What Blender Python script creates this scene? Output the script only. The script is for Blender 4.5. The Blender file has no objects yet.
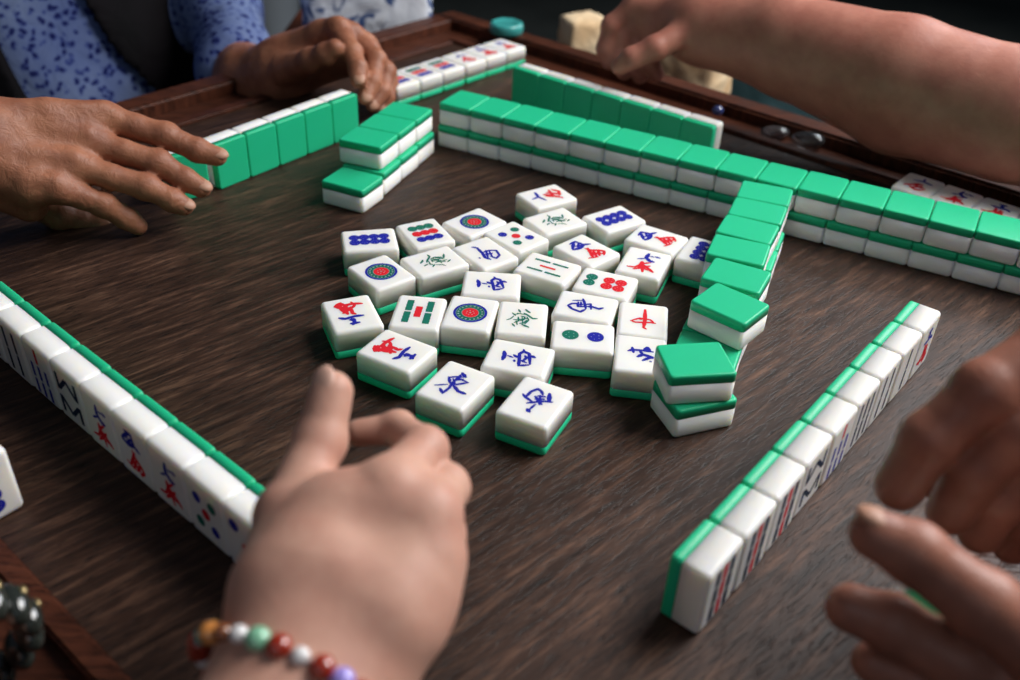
import bpy, bmesh, math, random
import numpy as np
from mathutils import Vector, Matrix
PI = math.pi
random.seed(11)
C = bpy.context.scene.collection
STROKES = {"east": [["b", 1.0, [[-9.8, -7.09], [-3.77, -2.73]]], ["b", 1.6, [[-5.46, -8.23], [-2.02, -11.18]]], ["b", 1.3, [[-1.81, -11.5], [-1.17, -4.88], [-2.05, 0.08], [-1.63, 11.5]]], ["b", 1.7, [[-0.31, -1.67], [4.83, -5.05], [6.61, -5.11], [9.8, -5.07]]], ["b", 1.5, [[-6.86, 3.8], [-3.12, -1.0]]], ["b", 1.1, [[-6.65, 3.46], [-3.15, 6.39], [1.0, 8.3]]], ["b", 1.2, [[-3.35, -0.66], [0.99, -0.02], [5.77, 5.01]]], ["b", 1.8, [[-2.07, 11.24], [1.88, 8.81]]], ["b", 1.0, [[-2.06, 2.84], [1.65, 6.35]]], ["b", 1.0, [[-3.15, 6.39], [1.43, 5.29], [5.42, 5.08]]], ["b", 1.0, [[-3.8, 3.69], [-0.31, 0.16]]]], "north": [["b", 1.5, [[-7.75, 1.86], [-5.26, 3.52], [1.16, 3.95], [7.59, 3.6]]], ["b", 1.8, [[-5.5, 5.98], [-4.49, 0.73]]], ["b", 2.0, [[1.81, 3.86], [3.94, 7.39], [5.66, 3.76]]], ["b", 1.9, [[-1.76, -3.41], [1.32, -0.53], [7.75, -2.32]]], ["b", 1.7, [[1.55, -6.82], [5.86, -2.93], [7.46, -3.27]]], ["b", 1.2, [[5.98, -6.78], [6.75, -7.39]]], ["b", 1.6, [[-0.75, 3.55], [1.32, -0.53]]]], "west": [["b", 2.0, [[3.18, 9.82], [-0.66, 8.56], [-5.41, 8.6]]], ["b", 1.1, [[-0.42, 6.64], [-1.34, 3.1]]], ["b", 1.5, [[1.48, 3.17], [0.1, 1.49], [0.05, -0.72]]], ["b", 1.4, [[-3.74, 1.59], [-5.14, 1.23]]], ["b", 1.6, [[-8.65, -2.29], [-3.52, -1.41], [3.61, 0.19], [6.7, -1.68], [5.47, -5.52], [-4.96, -8.61]]], ["b", 1.5, [[-8.72, -2.09], [-6.08, -7.94]]], ["b", 1.4, [[2.53, -3.61], [0.69, -5.03], [-3.22, -3.52]]], ["b", 1.3, [[-2.63, -1.84], [-4.38, -6.21]]], ["b", 1.9, [[3.59, -6.86], [2.63, -9.82]]], ["b", 1.2, [[8.72, -1.17], [6.33, -2.21]]]], "loop": [["b", 1.0, [[-4.14, -9.7], [-6.26, -3.51]]], ["b", 1.4, [[-8.14, -3.42], [-3.32, -1.39], [3.2, 0.78]]], ["b", 1.3, [[2.86, -11.5], [-0.15, -9.32], [-1.36, -5.79], [2.22, -4.81], [0.82, -0.16]]], ["b", 1.5, [[2.86, -11.5], [6.16, -7.96], [8.14, -1.93], [4.19, 0.52]]], ["b", 1.1, [[-4.24, -4.03], [0.45, -3.07]]], ["b", 1.2, [[-1.72, -0.68], [-3.62, 2.71], [2.92, 4.24]]], ["b", 1.5, [[0.37, 1.15], [-0.4, 4.75], [0.79, 9.19], [-1.35, 11.5]]], ["b", 1.1, [[-3.64, -5.8], [0.62, -4.91], [-1.86, -1.66]]]], "south": [["b", 1.5, [[-3.2, 11.5], [-0.47, 7.97]]], ["b", 1.7, [[-1.06, 8.85], [-2.43, 0.09], [-4.62, -6.07], [-2.92, -10.29]]], ["b", 1.3, [[-1.84, 0.89], [4.12, 0.51], [8.27, -2.27], [6.12, -9.23], [1.36, -11.5], [-0.15, -6.7]]], ["b", 1.2, [[-3.06, -2.37], [3.74, -4.06]]], ["b", 1.4, [[2.06, 1.9], [-3.18, -7.75]]], ["b", 1.2, [[-8.06, -3.76], [-8.27, -5.04]]], ["b", 1.2, [[3.51, -0.29], [0.47, -7.82]]]], "front": [["b", 1.4, [[-6.34, 0.01], [-6.0, 6.42], [-3.48, 10.76], [-0.7, 9.72], [1.32, 7.22]]], ["b", 1.4, [[-9.06, 2.09], [-6.34, 0.01], [-1.6, -1.55]]], ["b", 1.3, [[-3.34, -4.4], [0.86, -0.81], [5.07, 2.23], [9.06, 3.56]]], ["b", 2.2, [[4.5, 9.79], [7.2, 2.97]]], ["b", 1.2, [[1.4, -3.12], [0.4, -9.23]]], ["b", 2.2, [[-0.66, -9.36], [1.24, -10.76]]], ["b", 1.7, [[-1.78, 3.55], [4.5, -1.36]]], ["b", 1.4, [[-0.62, 4.69], [3.32, 5.97]]], ["b", 1.4, [[-0.72, 1.31], [3.82, 3.69]]], ["b", 1.4, [[0.34, 5.7], [3.46, -2.14]]]], "zhong": [["r", 1.9, [[0.88, 11.5], [1.17, -2.17], [0.66, -9.19]]], ["r", 1.3, [[-0.05, -9.64], [2.35, -11.5]]], ["r", 1.2, [[-8.06, -3.34], [-4.96, -4.81], [5.36, -3.22], [8.06, -3.58]]], ["r", 1.1, [[-7.07, -2.84], [-2.19, 0.66], [4.58, 0.07], [7.04, -3.02]]], ["r", 1.0, [[-3.49, -0.33], [-0.77, -0.91]]]], "fa": [["g", 0.9, [[6.7, -5.12], [4.44, -2.21]]], ["g", 1.1, [[2.91, -9.7], [1.69, -6.6]]], ["g", 1.1, [[-1.65, -10.46], [-3.22, -8.2], [-4.81, -6.81]]], ["g", 1.1, [[-0.83, -5.82], [-3.49, -3.64], [-6.83, -0.16], [-9.8, -0.38]]], ["g", 0.7, [[9.8, 3.72], [7.43, 2.04], [5.49, -1.52]]], ["g", 0.8, [[5.0, -3.43], [1.66, -5.28]]], ["g", 0.9, [[2.61, -0.69], [1.99, 3.73], [4.64, 6.08]]], ["g", 1.0, [[5.84, 7.56], [4.16, 10.46]]], ["g", 0.8, [[0.81, -1.96], [-1.75, -1.27], [-1.32, 1.9], [1.06, 3.58]]], ["g", 1.2, [[-0.45, 7.8], [-4.95, 10.24]]], ["g", 0.8, [[1.16, 6.8], [-1.57, 5.72], [-3.22, 2.24]]], ["g", 0.8, [[3.53, 3.98], [2.59, 8.62]]], ["g", 0.8, [[-2.99, -1.6], [-4.45, 2.04], [-2.26, 6.87]]], ["g", 0.7, [[5.48, 3.01], [2.38, 2.64], [-0.67, 1.37], [-3.72, 0.22]]], ["g", 0.7, [[3.54, -5.11], [-1.58, -3.98]]], ["g", 0.7, [[0.13, -1.1], [-1.03, 7.07]]]], "wan三": [["r", 1.9, [[4.09, -13.6], [8.58, -10.35]]], ["r", 1.5, [[5.95, -12.83], [2.07, -10.32], [-4.32, -10.16], [-9.06, -8.76]]], ["r", 1.3, [[-2.73, -12.66], [-4.05, -8.34], [-1.56, -5.16]]], ["r", 1.7, [[3.02, -12.2], [7.32, -8.27]]], ["r", 1.7, [[-0.79, -10.45], [5.4, -6.19], [3.96, -1.78]]], ["r", 1.9, [[-1.26, -6.61], [5.05, -1.11]]], ["r", 1.5, [[-1.09, -4.05], [-0.24, 0.55], [-2.06, 2.29]]], ["r", 1.9, [[8.37, -10.07], [3.77, -6.79], [2.81, 0.77]]], ["r", 1.7, [[2.12, -7.82], [-0.82, -1.43]]], ["b", 1.5, [[9.06, 3.6], [5.8, 5.81], [-0.92, 4.6], [-6.25, 5.24]]], ["b", 1.9, [[2.83, 8.04], [0.89, 8.09], [1.15, 10.65]]], ["b", 1.7, [[3.53, 12.28], [-1.75, 12.38]]], ["b", 1.7, [[0.42, 10.78], [2.52, 13.6]]]], "wan伍": [["b", 1.5, [[-3.88, 13.32], [1.95, 13.6], [2.66, 11.37]]], ["b", 1.8, [[-0.22, 12.94], [-7.42, 7.26]]], ["b", 1.6, [[-8.02, 5.98], [-2.58, 4.32], [3.62, 5.98]]], ["b", 1.5, [[2.73, 11.99], [3.16, 6.74], [7.91, 4.09]]], ["b", 1.3, [[-2.99, 8.43], [1.85, 6.79]]], ["b", 1.3, [[2.76, 10.89], [-3.95, 4.86]]], ["r", 1.4, [[0.19, 1.56], [1.61, -2.79], [6.1, -6.33], [8.2, -9.89], [3.98, -13.6]]], ["r", 1.6, [[1.94, 0.77], [-1.81, -6.05], [-5.06, -11.0]]], ["r", 1.1, [[-8.2, -9.84], [-1.38, -12.74]]], ["r", 1.8, [[2.08, -4.6], [-1.92, -11.55]]], ["r", 1.7, [[5.74, -6.08], [0.87, -12.05]]], ["r", 1.4, [[-1.11, -5.5], [5.24, -12.41]]]], "wan六": [["b", 1.1, [[-5.36, 2.97], [-0.89, 5.34]]], ["b", 1.8, [[0.39, 13.6], [-0.26, 7.14], [3.29, 3.39], [6.36, 3.25]]], ["b", 1.3, [[5.69, 11.13], [9.05, 10.71]]], ["b", 1.0, [[2.31, 10.2], [4.68, 10.3]]], ["r", 1.2, [[-9.49, -10.48], [-4.27, -9.65], [0.13, -2.14], [4.37, 1.24]]], ["r", 1.7, [[-1.19, -10.5], [-1.12, -0.44], [2.53, -13.6]]], ["r", 1.6, [[0.61, -3.79], [5.6, -8.05], [9.49, -11.26]]], ["r", 1.5, [[-4.37, -12.46], [2.4, -6.7], [5.27, -3.59]]], ["r", 1.3, [[-2.25, -6.92], [5.23, -10.05]]]], "wan八": [["b", 1.3, [[-0.03, 13.6], [1.38, 7.18], [-6.56, 4.85]]], ["b", 1.7, [[9.1, 5.19], [0.75, 7.26]]], ["r", 1.8, [[2.94, 0.88], [-0.8, -2.85], [-9.1, -9.49]]], ["r", 1.8, [[7.64, -7.22], [-3.47, -4.37]]], ["r", 1.6, [[7.36, -9.93], [2.24, -13.6], [-4.32, -9.57]]], ["r", 1.8, [[4.28, -3.06], [-2.98, -11.84]]], ["r", 1.2, [[-0.1, 1.0], [-4.1, -3.7]]]]}
CAM = {"f": 949.8384687754314, "loc": [0.0, 0.0, 0.361311304028876], "R": [0.9988825801039043, 0.026939348790154527, 0.03883120718867147], "U": [-0.04726088408998641, 0.5693767000759524, 0.8207171146294268], "F": [0.0, 0.8216352261784917, -0.5700136446635455]}
W = 0.03259
T = 0.0209
LOOSE = {"A": [-0.1065, 0.6115, -2.8972], "B": [-0.067, 0.6259, -1.052], "C1": [-0.0314, 0.6467, 0.8131], "D": [0.0008, 0.6272, 2.3592], "F": [-0.021, 0.6004, 2.2639], "G": [-0.0562, 0.5848, 0.6043], "C2": [-0.0916, 0.5667, -0.8602], "H": [0.024, 0.6973, -2.5389], "I": [0.0304, 0.6552, 0.6174], "J": [0.0765, 0.6636, 0.6318], "K": [0.053, 0.6116, 2.3498], "L": [0.0242, 0.5829, 2.6933], "M": [0.0644, 0.5656, 2.8049], "N": [0.0937, 0.5969, 1.2204], "O": [0.1067, 0.6341, 2.6134], "P": [0.14, 0.617, 1.126], "Q": [-0.1033, 0.5131, -1.1571], "R": [-0.0607, 0.5181, 1.5009], "S": [-0.0268, 0.5198, 1.4287], "T": [0.0072, 0.5165, -1.6283], "U": [-0.0145, 0.5578, 3.1163], "V": [0.0493, 0.5345, 6.0447], "W": [0.0462, 0.4992, -0.0798], "X": [0.0866, 0.522, 1.4458], "Y": [0.0815, 0.4823, 1.4458], "Z": [0.0056, 0.4727, 2.908], "a": [-0.0692, 0.4745, -0.4953], "E": [-0.0308, 0.4427, 1.0991], "b": [0.0163, 0.4305, 1.1308]}
R = [0.0767, 0.2987, 0.9049]
WALL = [-0.0766, 0.8354, -0.4626]
HAND_BRACELET = {"palm": [[[-0.0685, 0.2074, 0.0725, 0.021], [-0.064, 0.2364, 0.0881, 0.022], [-0.0596, 0.2567, 0.0962, 0.017]], [[-0.0576, 0.2033, 0.0666, 0.02], [-0.0443, 0.2263, 0.0823, 0.02], [-0.0344, 0.2527, 0.094, 0.015]], [[-0.0507, 0.2026, 0.0622, 0.016], [-0.0364, 0.2228, 0.0772, 0.015], [-0.03, 0.2355, 0.0833, 0.013]], [[-0.0783, 0.2126, 0.0749, 0.017], [-0.0792, 0.2295, 0.0869, 0.017], [-0.0723, 0.2527, 0.0941, 0.014]], [[-0.0587, 0.2566, 0.0909, 0.0135], [-0.0432, 0.2651, 0.1049, 0.0113]], [[-0.0601, 0.2588, 0.094, 0.014], [-0.0292, 0.2586, 0.099, 0.0115]], [[-0.0383, 0.234, 0.0845, 0.014], [-0.0261, 0.2454, 0.0888, 0.011]], [[-0.0382, 0.2319, 0.0815, 0.014], [-0.0301, 0.2321, 0.0784, 0.011]]], "fingers": [[[-0.0433, 0.2655, 0.1055, 0.0115], [-0.0333, 0.2953, 0.0992, 0.0094], [-0.0476, 0.3216, 0.088, 0.0072], [-0.0652, 0.3199, 0.0855, 0.0062]], [[-0.0281, 0.2588, 0.0993, 0.012], [-0.0241, 0.2836, 0.0895, 0.0098], [-0.0317, 0.3015, 0.0731, 0.0088], [-0.0384, 0.3022, 0.0636, 0.008]], [[-0.0261, 0.2454, 0.0888, 0.0115], [-0.0246, 0.2708, 0.0762, 0.0096], [-0.0297, 0.2883, 0.0612, 0.0086], [-0.0394, 0.2904, 0.0571, 0.0076]], [[-0.0301, 0.2321, 0.0784, 0.011], [-0.027, 0.2517, 0.0645, 0.009], [-0.031, 0.2665, 0.0507, 0.008], [-0.0391, 0.2676, 0.0488, 0.0072]], [[-0.0817, 0.2253, 0.0808, 0.015], [-0.0827, 0.2612, 0.0922, 0.0122], [-0.0756, 0.293, 0.1029, 0.0102], [-0.0731, 0.3094, 0.1161, 0.0092]]], "arm": [[-0.0684, 0.2066, 0.0714, 0.02], [-0.0756, 0.1861, 0.0647, 0.025], [-0.0859, 0.1577, 0.0623, 0.029], [-0.1036, 0.1077, 0.0605, 0.034], [-0.15, 0.075, 0.075, 0.036]], "arm2": [[-0.056, 0.2025, 0.062, 0.018], [-0.0642, 0.1796, 0.0554, 0.024], [-0.0858, 0.1559, 0.0597, 0.029]], "vox": 0.0016}
BRACELET = {"c": [-0.0703, 0.2011, 0.0687, 0.0], "toward": [-0.0859, 0.1577, 0.0623, 0.0], "across": [-0.1092, 0.2131, 0.072, 0.0]}
HAND_OLD_RIGHT = {"palm": [[[-0.3862, 0.6349, 0.0835, 0.021], [-0.3463, 0.6583, 0.0822, 0.015], [-0.3139, 0.6791, 0.0771, 0.0115]], [[-0.3858, 0.63, 0.0765, 0.021], [-0.3492, 0.649, 0.0688, 0.014], [-0.3206, 0.6592, 0.0659, 0.011]], [[-0.3853, 0.6239, 0.0677, 0.02], [-0.3507, 0.63, 0.0589, 0.014], [-0.3255, 0.6395, 0.0551, 0.011]], [[-0.3849, 0.6198, 0.0618, 0.016], [-0.351, 0.6159, 0.0474, 0.012], [-0.3331, 0.6201, 0.0447, 0.01]], [[-0.3899, 0.6207, 0.0455, 0.012], [-0.3581, 0.6223, 0.0302, 0.012]]], "fingers": [[[-0.3139, 0.6791, 0.0771, 0.0115], [-0.2722, 0.6838, 0.0628, 0.01], [-0.2499, 0.6839, 0.0524, 0.0088], [-0.2354, 0.6851, 0.0471, 0.0078]], [[-0.3206, 0.6592, 0.0659, 0.011], [-0.2744, 0.6645, 0.0489, 0.01], [-0.2561, 0.6635, 0.037, 0.0086], [-0.2437, 0.6626, 0.0305, 0.0078]], [[-0.3255, 0.6395, 0.0551, 0.011], [-0.2795, 0.6466, 0.0372, 0.0096], [-0.2617, 0.6469, 0.0271, 0.0082], [-0.2534, 0.6472, 0.0223, 0.0074]], [[-0.3332, 0.621, 0.0459, 0.01], [-0.3079, 0.6326, 0.0276, 0.009], [-0.2959, 0.6382, 0.0145, 0.008], [-0.2885, 0.6393, 0.0075, 0.007]], [[-0.3861, 0.6369, 0.0338, 0.013], [-0.3524, 0.6496, 0.0082, 0.011], [-0.3277, 0.6592, -0.0042, 0.0095], [-0.3106, 0.6627, -0.0115, 0.0085]]], "arm": [[-0.3858, 0.6308, 0.0777, 0.023], [-0.4504, 0.6055, 0.0762, 0.03], [-0.6071, 0.62, 0.062, 0.038]], "arm2": [[-0.3852, 0.6227, 0.0659, 0.02], [-0.4499, 0.5983, 0.0659, 0.029]], "vox": 0.0018}
HAND_OLD_LEFT = {"palm": [[[-0.2468, 0.9684, 0.0291, 0.022], [-0.2042, 0.9486, 0.062, 0.014], [-0.1835, 0.9374, 0.0722, 0.0115]], [[-0.2479, 0.9721, 0.0257, 0.022], [-0.1902, 0.954, 0.061, 0.014], [-0.1713, 0.9444, 0.0648, 0.0115]], [[-0.2476, 0.9673, 0.0189, 0.022], [-0.1815, 0.9573, 0.0482, 0.014], [-0.1586, 0.9491, 0.0539, 0.0115]], [[-0.2472, 0.9626, 0.012, 0.02], [-0.1817, 0.9541, 0.0349, 0.014], [-0.1515, 0.9511, 0.0394, 0.0105]], [[-0.2629, 0.9639, 0.014, 0.02], [-0.2228, 0.9309, 0.0366, 0.014]]], "fingers": [[[-0.1835, 0.9374, 0.0722, 0.0115], [-0.1651, 0.9057, 0.0615, 0.0098], [-0.1569, 0.8872, 0.0525, 0.0088], [-0.1546, 0.8759, 0.0449, 0.0082]], [[-0.1713, 0.9444, 0.0648, 0.0115], [-0.144, 0.9167, 0.0511, 0.01], [-0.145, 0.8926, 0.0375, 0.0088], [-0.1491, 0.8785, 0.0276, 0.008]], [[-0.1586, 0.9491, 0.0539, 0.011], [-0.1358, 0.9249, 0.0367, 0.0096], [-0.1375, 0.9048, 0.0235, 0.0086], [-0.1449, 0.8921, 0.0156, 0.0078]], [[-0.1515, 0.9511, 0.0394, 0.01], [-0.1345, 0.9339, 0.0234, 0.0086], [-0.1356, 0.917, 0.0129, 0.008], [-0.1396, 0.9078, 0.0068, 0.007]], [[-0.2388, 0.9331, 0.031, 0.014], [-0.2055, 0.9101, 0.0504, 0.0115], [-0.1895, 0.9009, 0.06, 0.01], [-0.1797, 0.8975, 0.0673, 0.0086]]], "arm": [[-0.2465, 0.9648, 0.024, 0.024], [-0.2952, 1.0017, -0.0018, 0.03], [-0.3237, 1.0564, -0.0106, 0.033]], "arm2": [[-0.251, 0.9564, 0.0119, 0.022], [-0.2944, 0.993, -0.0143, 0.027], [-0.3198, 1.0364, -0.022, 0.029]], "vox": 0.002}
HAND_OPPOSITE = {"palm": [[[0.1693, 0.9362, 0.0968, 0.027], [0.1379, 0.9613, 0.0979, 0.017], [0.1101, 0.9742, 0.0989, 0.013]], [[0.1703, 0.9402, 0.0938, 0.027], [0.139, 0.9619, 0.0899, 0.017], [0.1172, 0.9737, 0.0895, 0.013]], [[0.1707, 0.9347, 0.0858, 0.024], [0.1432, 0.9613, 0.0804, 0.016], [0.1264, 0.9721, 0.0784, 0.013]]], "fingers": [[[0.1101, 0.9742, 0.0989, 0.012], [0.088, 0.9722, 0.0786, 0.0105], [0.0838, 0.9694, 0.0569, 0.0095], [0.089, 0.9663, 0.0437, 0.0085]], [[0.1172, 0.9737, 0.0895, 0.012], [0.1012, 0.9707, 0.0676, 0.0105], [0.0976, 0.964, 0.0491, 0.0095], [0.1036, 0.9579, 0.0369, 0.0085]], [[0.1242, 0.9744, 0.0816, 0.012], [0.1138, 0.9664, 0.0614, 0.0102], [0.1129, 0.9589, 0.0453, 0.0092], [0.1199, 0.9541, 0.0348, 0.0082]], [[0.1299, 0.966, 0.0784, 0.0115], [0.1268, 0.9545, 0.0617, 0.01], [0.1278, 0.9484, 0.0495, 0.009], [0.1347, 0.9458, 0.0405, 0.008]], [[0.1582, 0.9214, 0.093, 0.015], [0.1249, 0.9057, 0.0792, 0.0115], [0.104, 0.9047, 0.0689, 0.01], [0.0939, 0.9099, 0.0588, 0.009]]], "arm": [[0.1693, 0.9362, 0.0968, 0.029], [0.2365, 0.8912, 0.1021, 0.036], [0.3293, 0.8245, 0.0936, 0.046], [0.4063, 0.7702, 0.0855, 0.047], [0.4986, 0.704, 0.0604, 0.049], [0.6081, 0.737, 0.0727, 0.05]], "arm2": [[0.1707, 0.9347, 0.0858, 0.024], [0.2497, 0.8877, 0.0795, 0.034], [0.3387, 0.8275, 0.0629, 0.042], [0.4121, 0.7718, 0.0703, 0.046]], "vox": 0.0026}
HAND_RIGHT_LOW = {"palm": [[[0.2246, 0.1863, 0.086, 0.026], [0.2112, 0.1941, 0.0885, 0.02], [0.2025, 0.2007, 0.0892, 0.014]], [[0.2328, 0.1808, 0.0605, 0.026], [0.2081, 0.1945, 0.0716, 0.014]], [[0.2404, 0.1825, 0.0454, 0.024], [0.2117, 0.1924, 0.0509, 0.013]], [[0.2429, 0.1877, 0.0617, 0.03], [0.215, 0.1947, 0.0718, 0.018]]], "fingers": [[[0.2025, 0.2007, 0.0892, 0.014], [0.1687, 0.2223, 0.1045, 0.0122], [0.1462, 0.2363, 0.1142, 0.0108], [0.133, 0.2419, 0.117, 0.0093]], [[0.2076, 0.201, 0.0721, 0.013], [0.168, 0.2194, 0.0775, 0.0114], [0.1451, 0.2305, 0.083, 0.0104], [0.1306, 0.2361, 0.084, 0.0092]], [[0.2082, 0.1913, 0.0494, 0.0125], [0.1806, 0.2146, 0.0531, 0.0105], [0.1594, 0.2266, 0.0563, 0.0092], [0.1444, 0.2326, 0.0579, 0.008]], [[0.2429, 0.2058, 0.0439, 0.015], [0.2115, 0.2307, 0.0482, 0.011], [0.1916, 0.2415, 0.0568, 0.0095], [0.1803, 0.2481, 0.0628, 0.0085]]], "arm": [[0.236, 0.1828, 0.0634, 0.03], [0.2899, 0.1444, 0.0431, 0.036], [0.345, 0.095, 0.085, 0.038]], "arm2": [], "vox": 0.0016}
HAND_RIGHT_HIGH = {"palm": [[[0.2862, 0.334, 0.141, 0.027], [0.25, 0.3295, 0.1521, 0.02], [0.2266, 0.3237, 0.1473, 0.016]], [[0.2872, 0.322, 0.1237, 0.027], [0.2543, 0.3207, 0.1306, 0.02], [0.2399, 0.3171, 0.1289, 0.015]], [[0.2952, 0.3202, 0.1036, 0.024], [0.2628, 0.3117, 0.1089, 0.017], [0.25, 0.3133, 0.1112, 0.014]]], "fingers": [[[0.2266, 0.3237, 0.1473, 0.015], [0.1933, 0.3095, 0.132, 0.0126], [0.1751, 0.3033, 0.1107, 0.0115], [0.1678, 0.2996, 0.0879, 0.0106]], [[0.2399, 0.3171, 0.1289, 0.0145], [0.209, 0.3011, 0.12, 0.012], [0.1958, 0.2985, 0.0986, 0.011], [0.1909, 0.2961, 0.0776, 0.01]], [[0.25, 0.3133, 0.1112, 0.014], [0.2234, 0.3016, 0.1031, 0.0115], [0.2119, 0.2995, 0.0826, 0.0105], [0.2091, 0.2987, 0.0639, 0.0096]], [[0.2613, 0.3131, 0.0934, 0.013], [0.2402, 0.3059, 0.083, 0.011], [0.2334, 0.306, 0.0655, 0.01], [0.2314, 0.3066, 0.0489, 0.009]], [[0.2759, 0.3443, 0.1383, 0.017], [0.2453, 0.347, 0.1071, 0.013], [0.2195, 0.3372, 0.0842, 0.0115], [0.1997, 0.3262, 0.0684, 0.01]]], "arm": [[0.2906, 0.3284, 0.1242, 0.03], [0.3558, 0.3194, 0.1024, 0.034], [0.4, 0.27, 0.09, 0.038]], "arm2": [], "vox": 0.0018}
WRIST_NEAR_LEFT = [[-0.2193, 0.2185, 0.0447, 0.024], [-0.2402, 0.2106, 0.042, 0.027], [-0.33, 0.17, 0.075, 0.034]]
BANGLE = {"c": [-0.2219, 0.2296, 0.0344, 0.0], "axis": [-0.2547, 0.2689, 0.0472, 0.0]}
P1_TORSO = [[-0.5965, 1.071, -0.2878, 0.15], [-0.5943, 1.1916, -0.0614, 0.165], [-0.6383, 1.4154, 0.2085, 0.175], [-0.6651, 1.5874, 0.4039, 0.12]]
P1_SLEEVE = [[-0.5148, 1.4723, 0.3432, 0.075], [-0.4308, 1.3275, 0.0995, 0.055], [-0.3792, 1.1932, 0.0112, 0.044], [-0.3243, 1.0502, -0.0108, 0.044]]
P1_RARM = [[-0.7593, 1.4485, 0.344, 0.075], [-0.8297, 1.0396, 0.1054, 0.06], [-0.625, 0.6382, 0.0532, 0.05], [-0.5027, 0.6067, 0.0693, 0.042]]
P2_THIGH = [[[0.2524, 1.293, -0.1258, 0.075], [0.5196, 1.2462, -0.1231, 0.09], [0.9304, 1.3184, -0.1944, 0.11]], [[0.3101, 1.139, -0.1372, 0.075], [0.4929, 1.0535, -0.1552, 0.092], [0.7706, 1.0071, -0.2045, 0.11]]]
P2_SHIRT = [[0.5161, 0.9776, -0.0717, 0.055], [0.8075, 1.0934, -0.0977, 0.12], [0.9232, 1.292, 0.1185, 0.15], [0.9592, 1.5335, 0.3789, 0.15], [0.9746, 1.6624, 0.512, 0.09]]
P2_SLEEVE = [[0.8566, 1.4309, 0.4063, 0.08], [0.7604, 1.0294, 0.1784, 0.066], [0.5922, 0.7272, 0.0762, 0.062]]
MISC = {"bag": [-0.1767, 1.0664, 0.0], "bag_a": [-0.2043, 1.2443, -0.0206, 0.0], "cap": [-0.0223, 1.163, 0.0026, 0.0], "bead_blue": [0.199, 0.9329, 0.0], "pebble1": [0.255, 0.9056, 0.0], "pebble2": [0.2836, 0.8864, 0.0], "heldtile": [0.172, 0.242, 0.0716, 0.0], "held_ax": [0.1845, 0.2354, 0.0656, 0.0], "cream": [0.2159, 1.1723, -0.0366, 0.0], "cream2": [0.0815, 1.3263, -0.0427, 0.0], "bucket": [-0.9398, 3.4525, -0.6269, 0.0], "edge_tile": [-0.2465, 0.3489, 0.04]}
H = 0.040
GREEN_PART = 0.31      # share of a tile's thickness that is the green back

# ------------------------------------------------------------------ materials
def mat(name, col, rough=.5, metal=0., spec=.5, coat=0., sss=0., sss_r=(1, .6, .4), sss_s=.004, trans=0., ior=1.45):
    m = bpy.data.materials.new(name); m.use_nodes = True
    b = m.node_tree.nodes['Principled BSDF']; I = b.inputs
    I['Base Color'].default_value = (*col, 1); I['Roughness'].default_value = rough
    I['Metallic'].default_value = metal; I['Specular IOR Level'].default_value = spec
    I['Coat Weight'].default_value = coat; I['Coat Roughness'].default_value = .15
    I['Subsurface Weight'].default_value = sss; I['Subsurface Radius'].default_value = sss_r
    I['Subsurface Scale'].default_value = sss_s; I['Transmission Weight'].default_value = trans; I['IOR'].default_value = ior
    return m
def nt(m): return m.node_tree, m.node_tree.nodes['Principled BSDF']
def node(t, kind, **kw):
    n = t.nodes.new(kind)
    for k, v in kw.items(): setattr(n, k, v)
    return n
def ramp(t, stops):
    r = t.nodes.new('ShaderNodeValToRGB'); e = r.color_ramp.elements
    while len(e) < len(stops): e.new(.5)
    for i, (p, c) in enumerate(stops): e[i].position = p; e[i].color = (*c, 1)
    return r
def coords(t, scale=(1, 1, 1), rot=(0, 0, 0), kind='Object'):
    tc = t.nodes.new('ShaderNodeTexCoord'); mp = t.nodes.new('ShaderNodeMapping'); r_ = t.nodes.new('ShaderNodeMapping')
    r_.inputs['Rotation'].default_value = rot; t.links.new(tc.outputs[kind], r_.inputs['Vector'])
    mp.inputs['Scale'].default_value = scale
    t.links.new(r_.outputs['Vector'], mp.inputs['Vector']); return mp.outputs['Vector']
def noise(t, vec, scale, detail=4, rough=.6, dist=0.):
    n = t.nodes.new('ShaderNodeTexNoise'); n.inputs['Scale'].default_value = scale
    n.inputs['Detail'].default_value = detail; n.inputs['Roughness'].default_value = rough
    n.inputs['Distortion'].default_value = dist; t.links.new(vec, n.inputs['Vector']); return n
def bump(t, b, out, strength, dist):
    n = t.nodes.new('ShaderNodeBump'); n.inputs['Strength'].default_value = strength; n.inputs['Distance'].default_value = dist
    t.links.new(out, n.inputs['Height']); t.links.new(n.outputs['Normal'], b.inputs['Normal'])

M = {}
M['ivory'] = mat('ivory_resin', (.88, .86, .82), .34, spec=.35, sss=.75, sss_r=(1, .85, .6), sss_s=.007)
M['green'] = mat('green_resin', (.018, .52, .26), .38, spec=.35, sss=.4, sss_r=(.3, 1, .6), sss_s=.003)
M['blue'] = mat('blue_paint', (.014, .02, .33), .6, spec=.15)
M['red'] = mat('red_paint', (.70, .018, .03), .6, spec=.15)
M['teal'] = mat('green_paint', (.01, .16, .11), .6, spec=.15)
M['navy'] = mat('navy_paint', (.012, .025, .06), .6, spec=.15)

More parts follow.
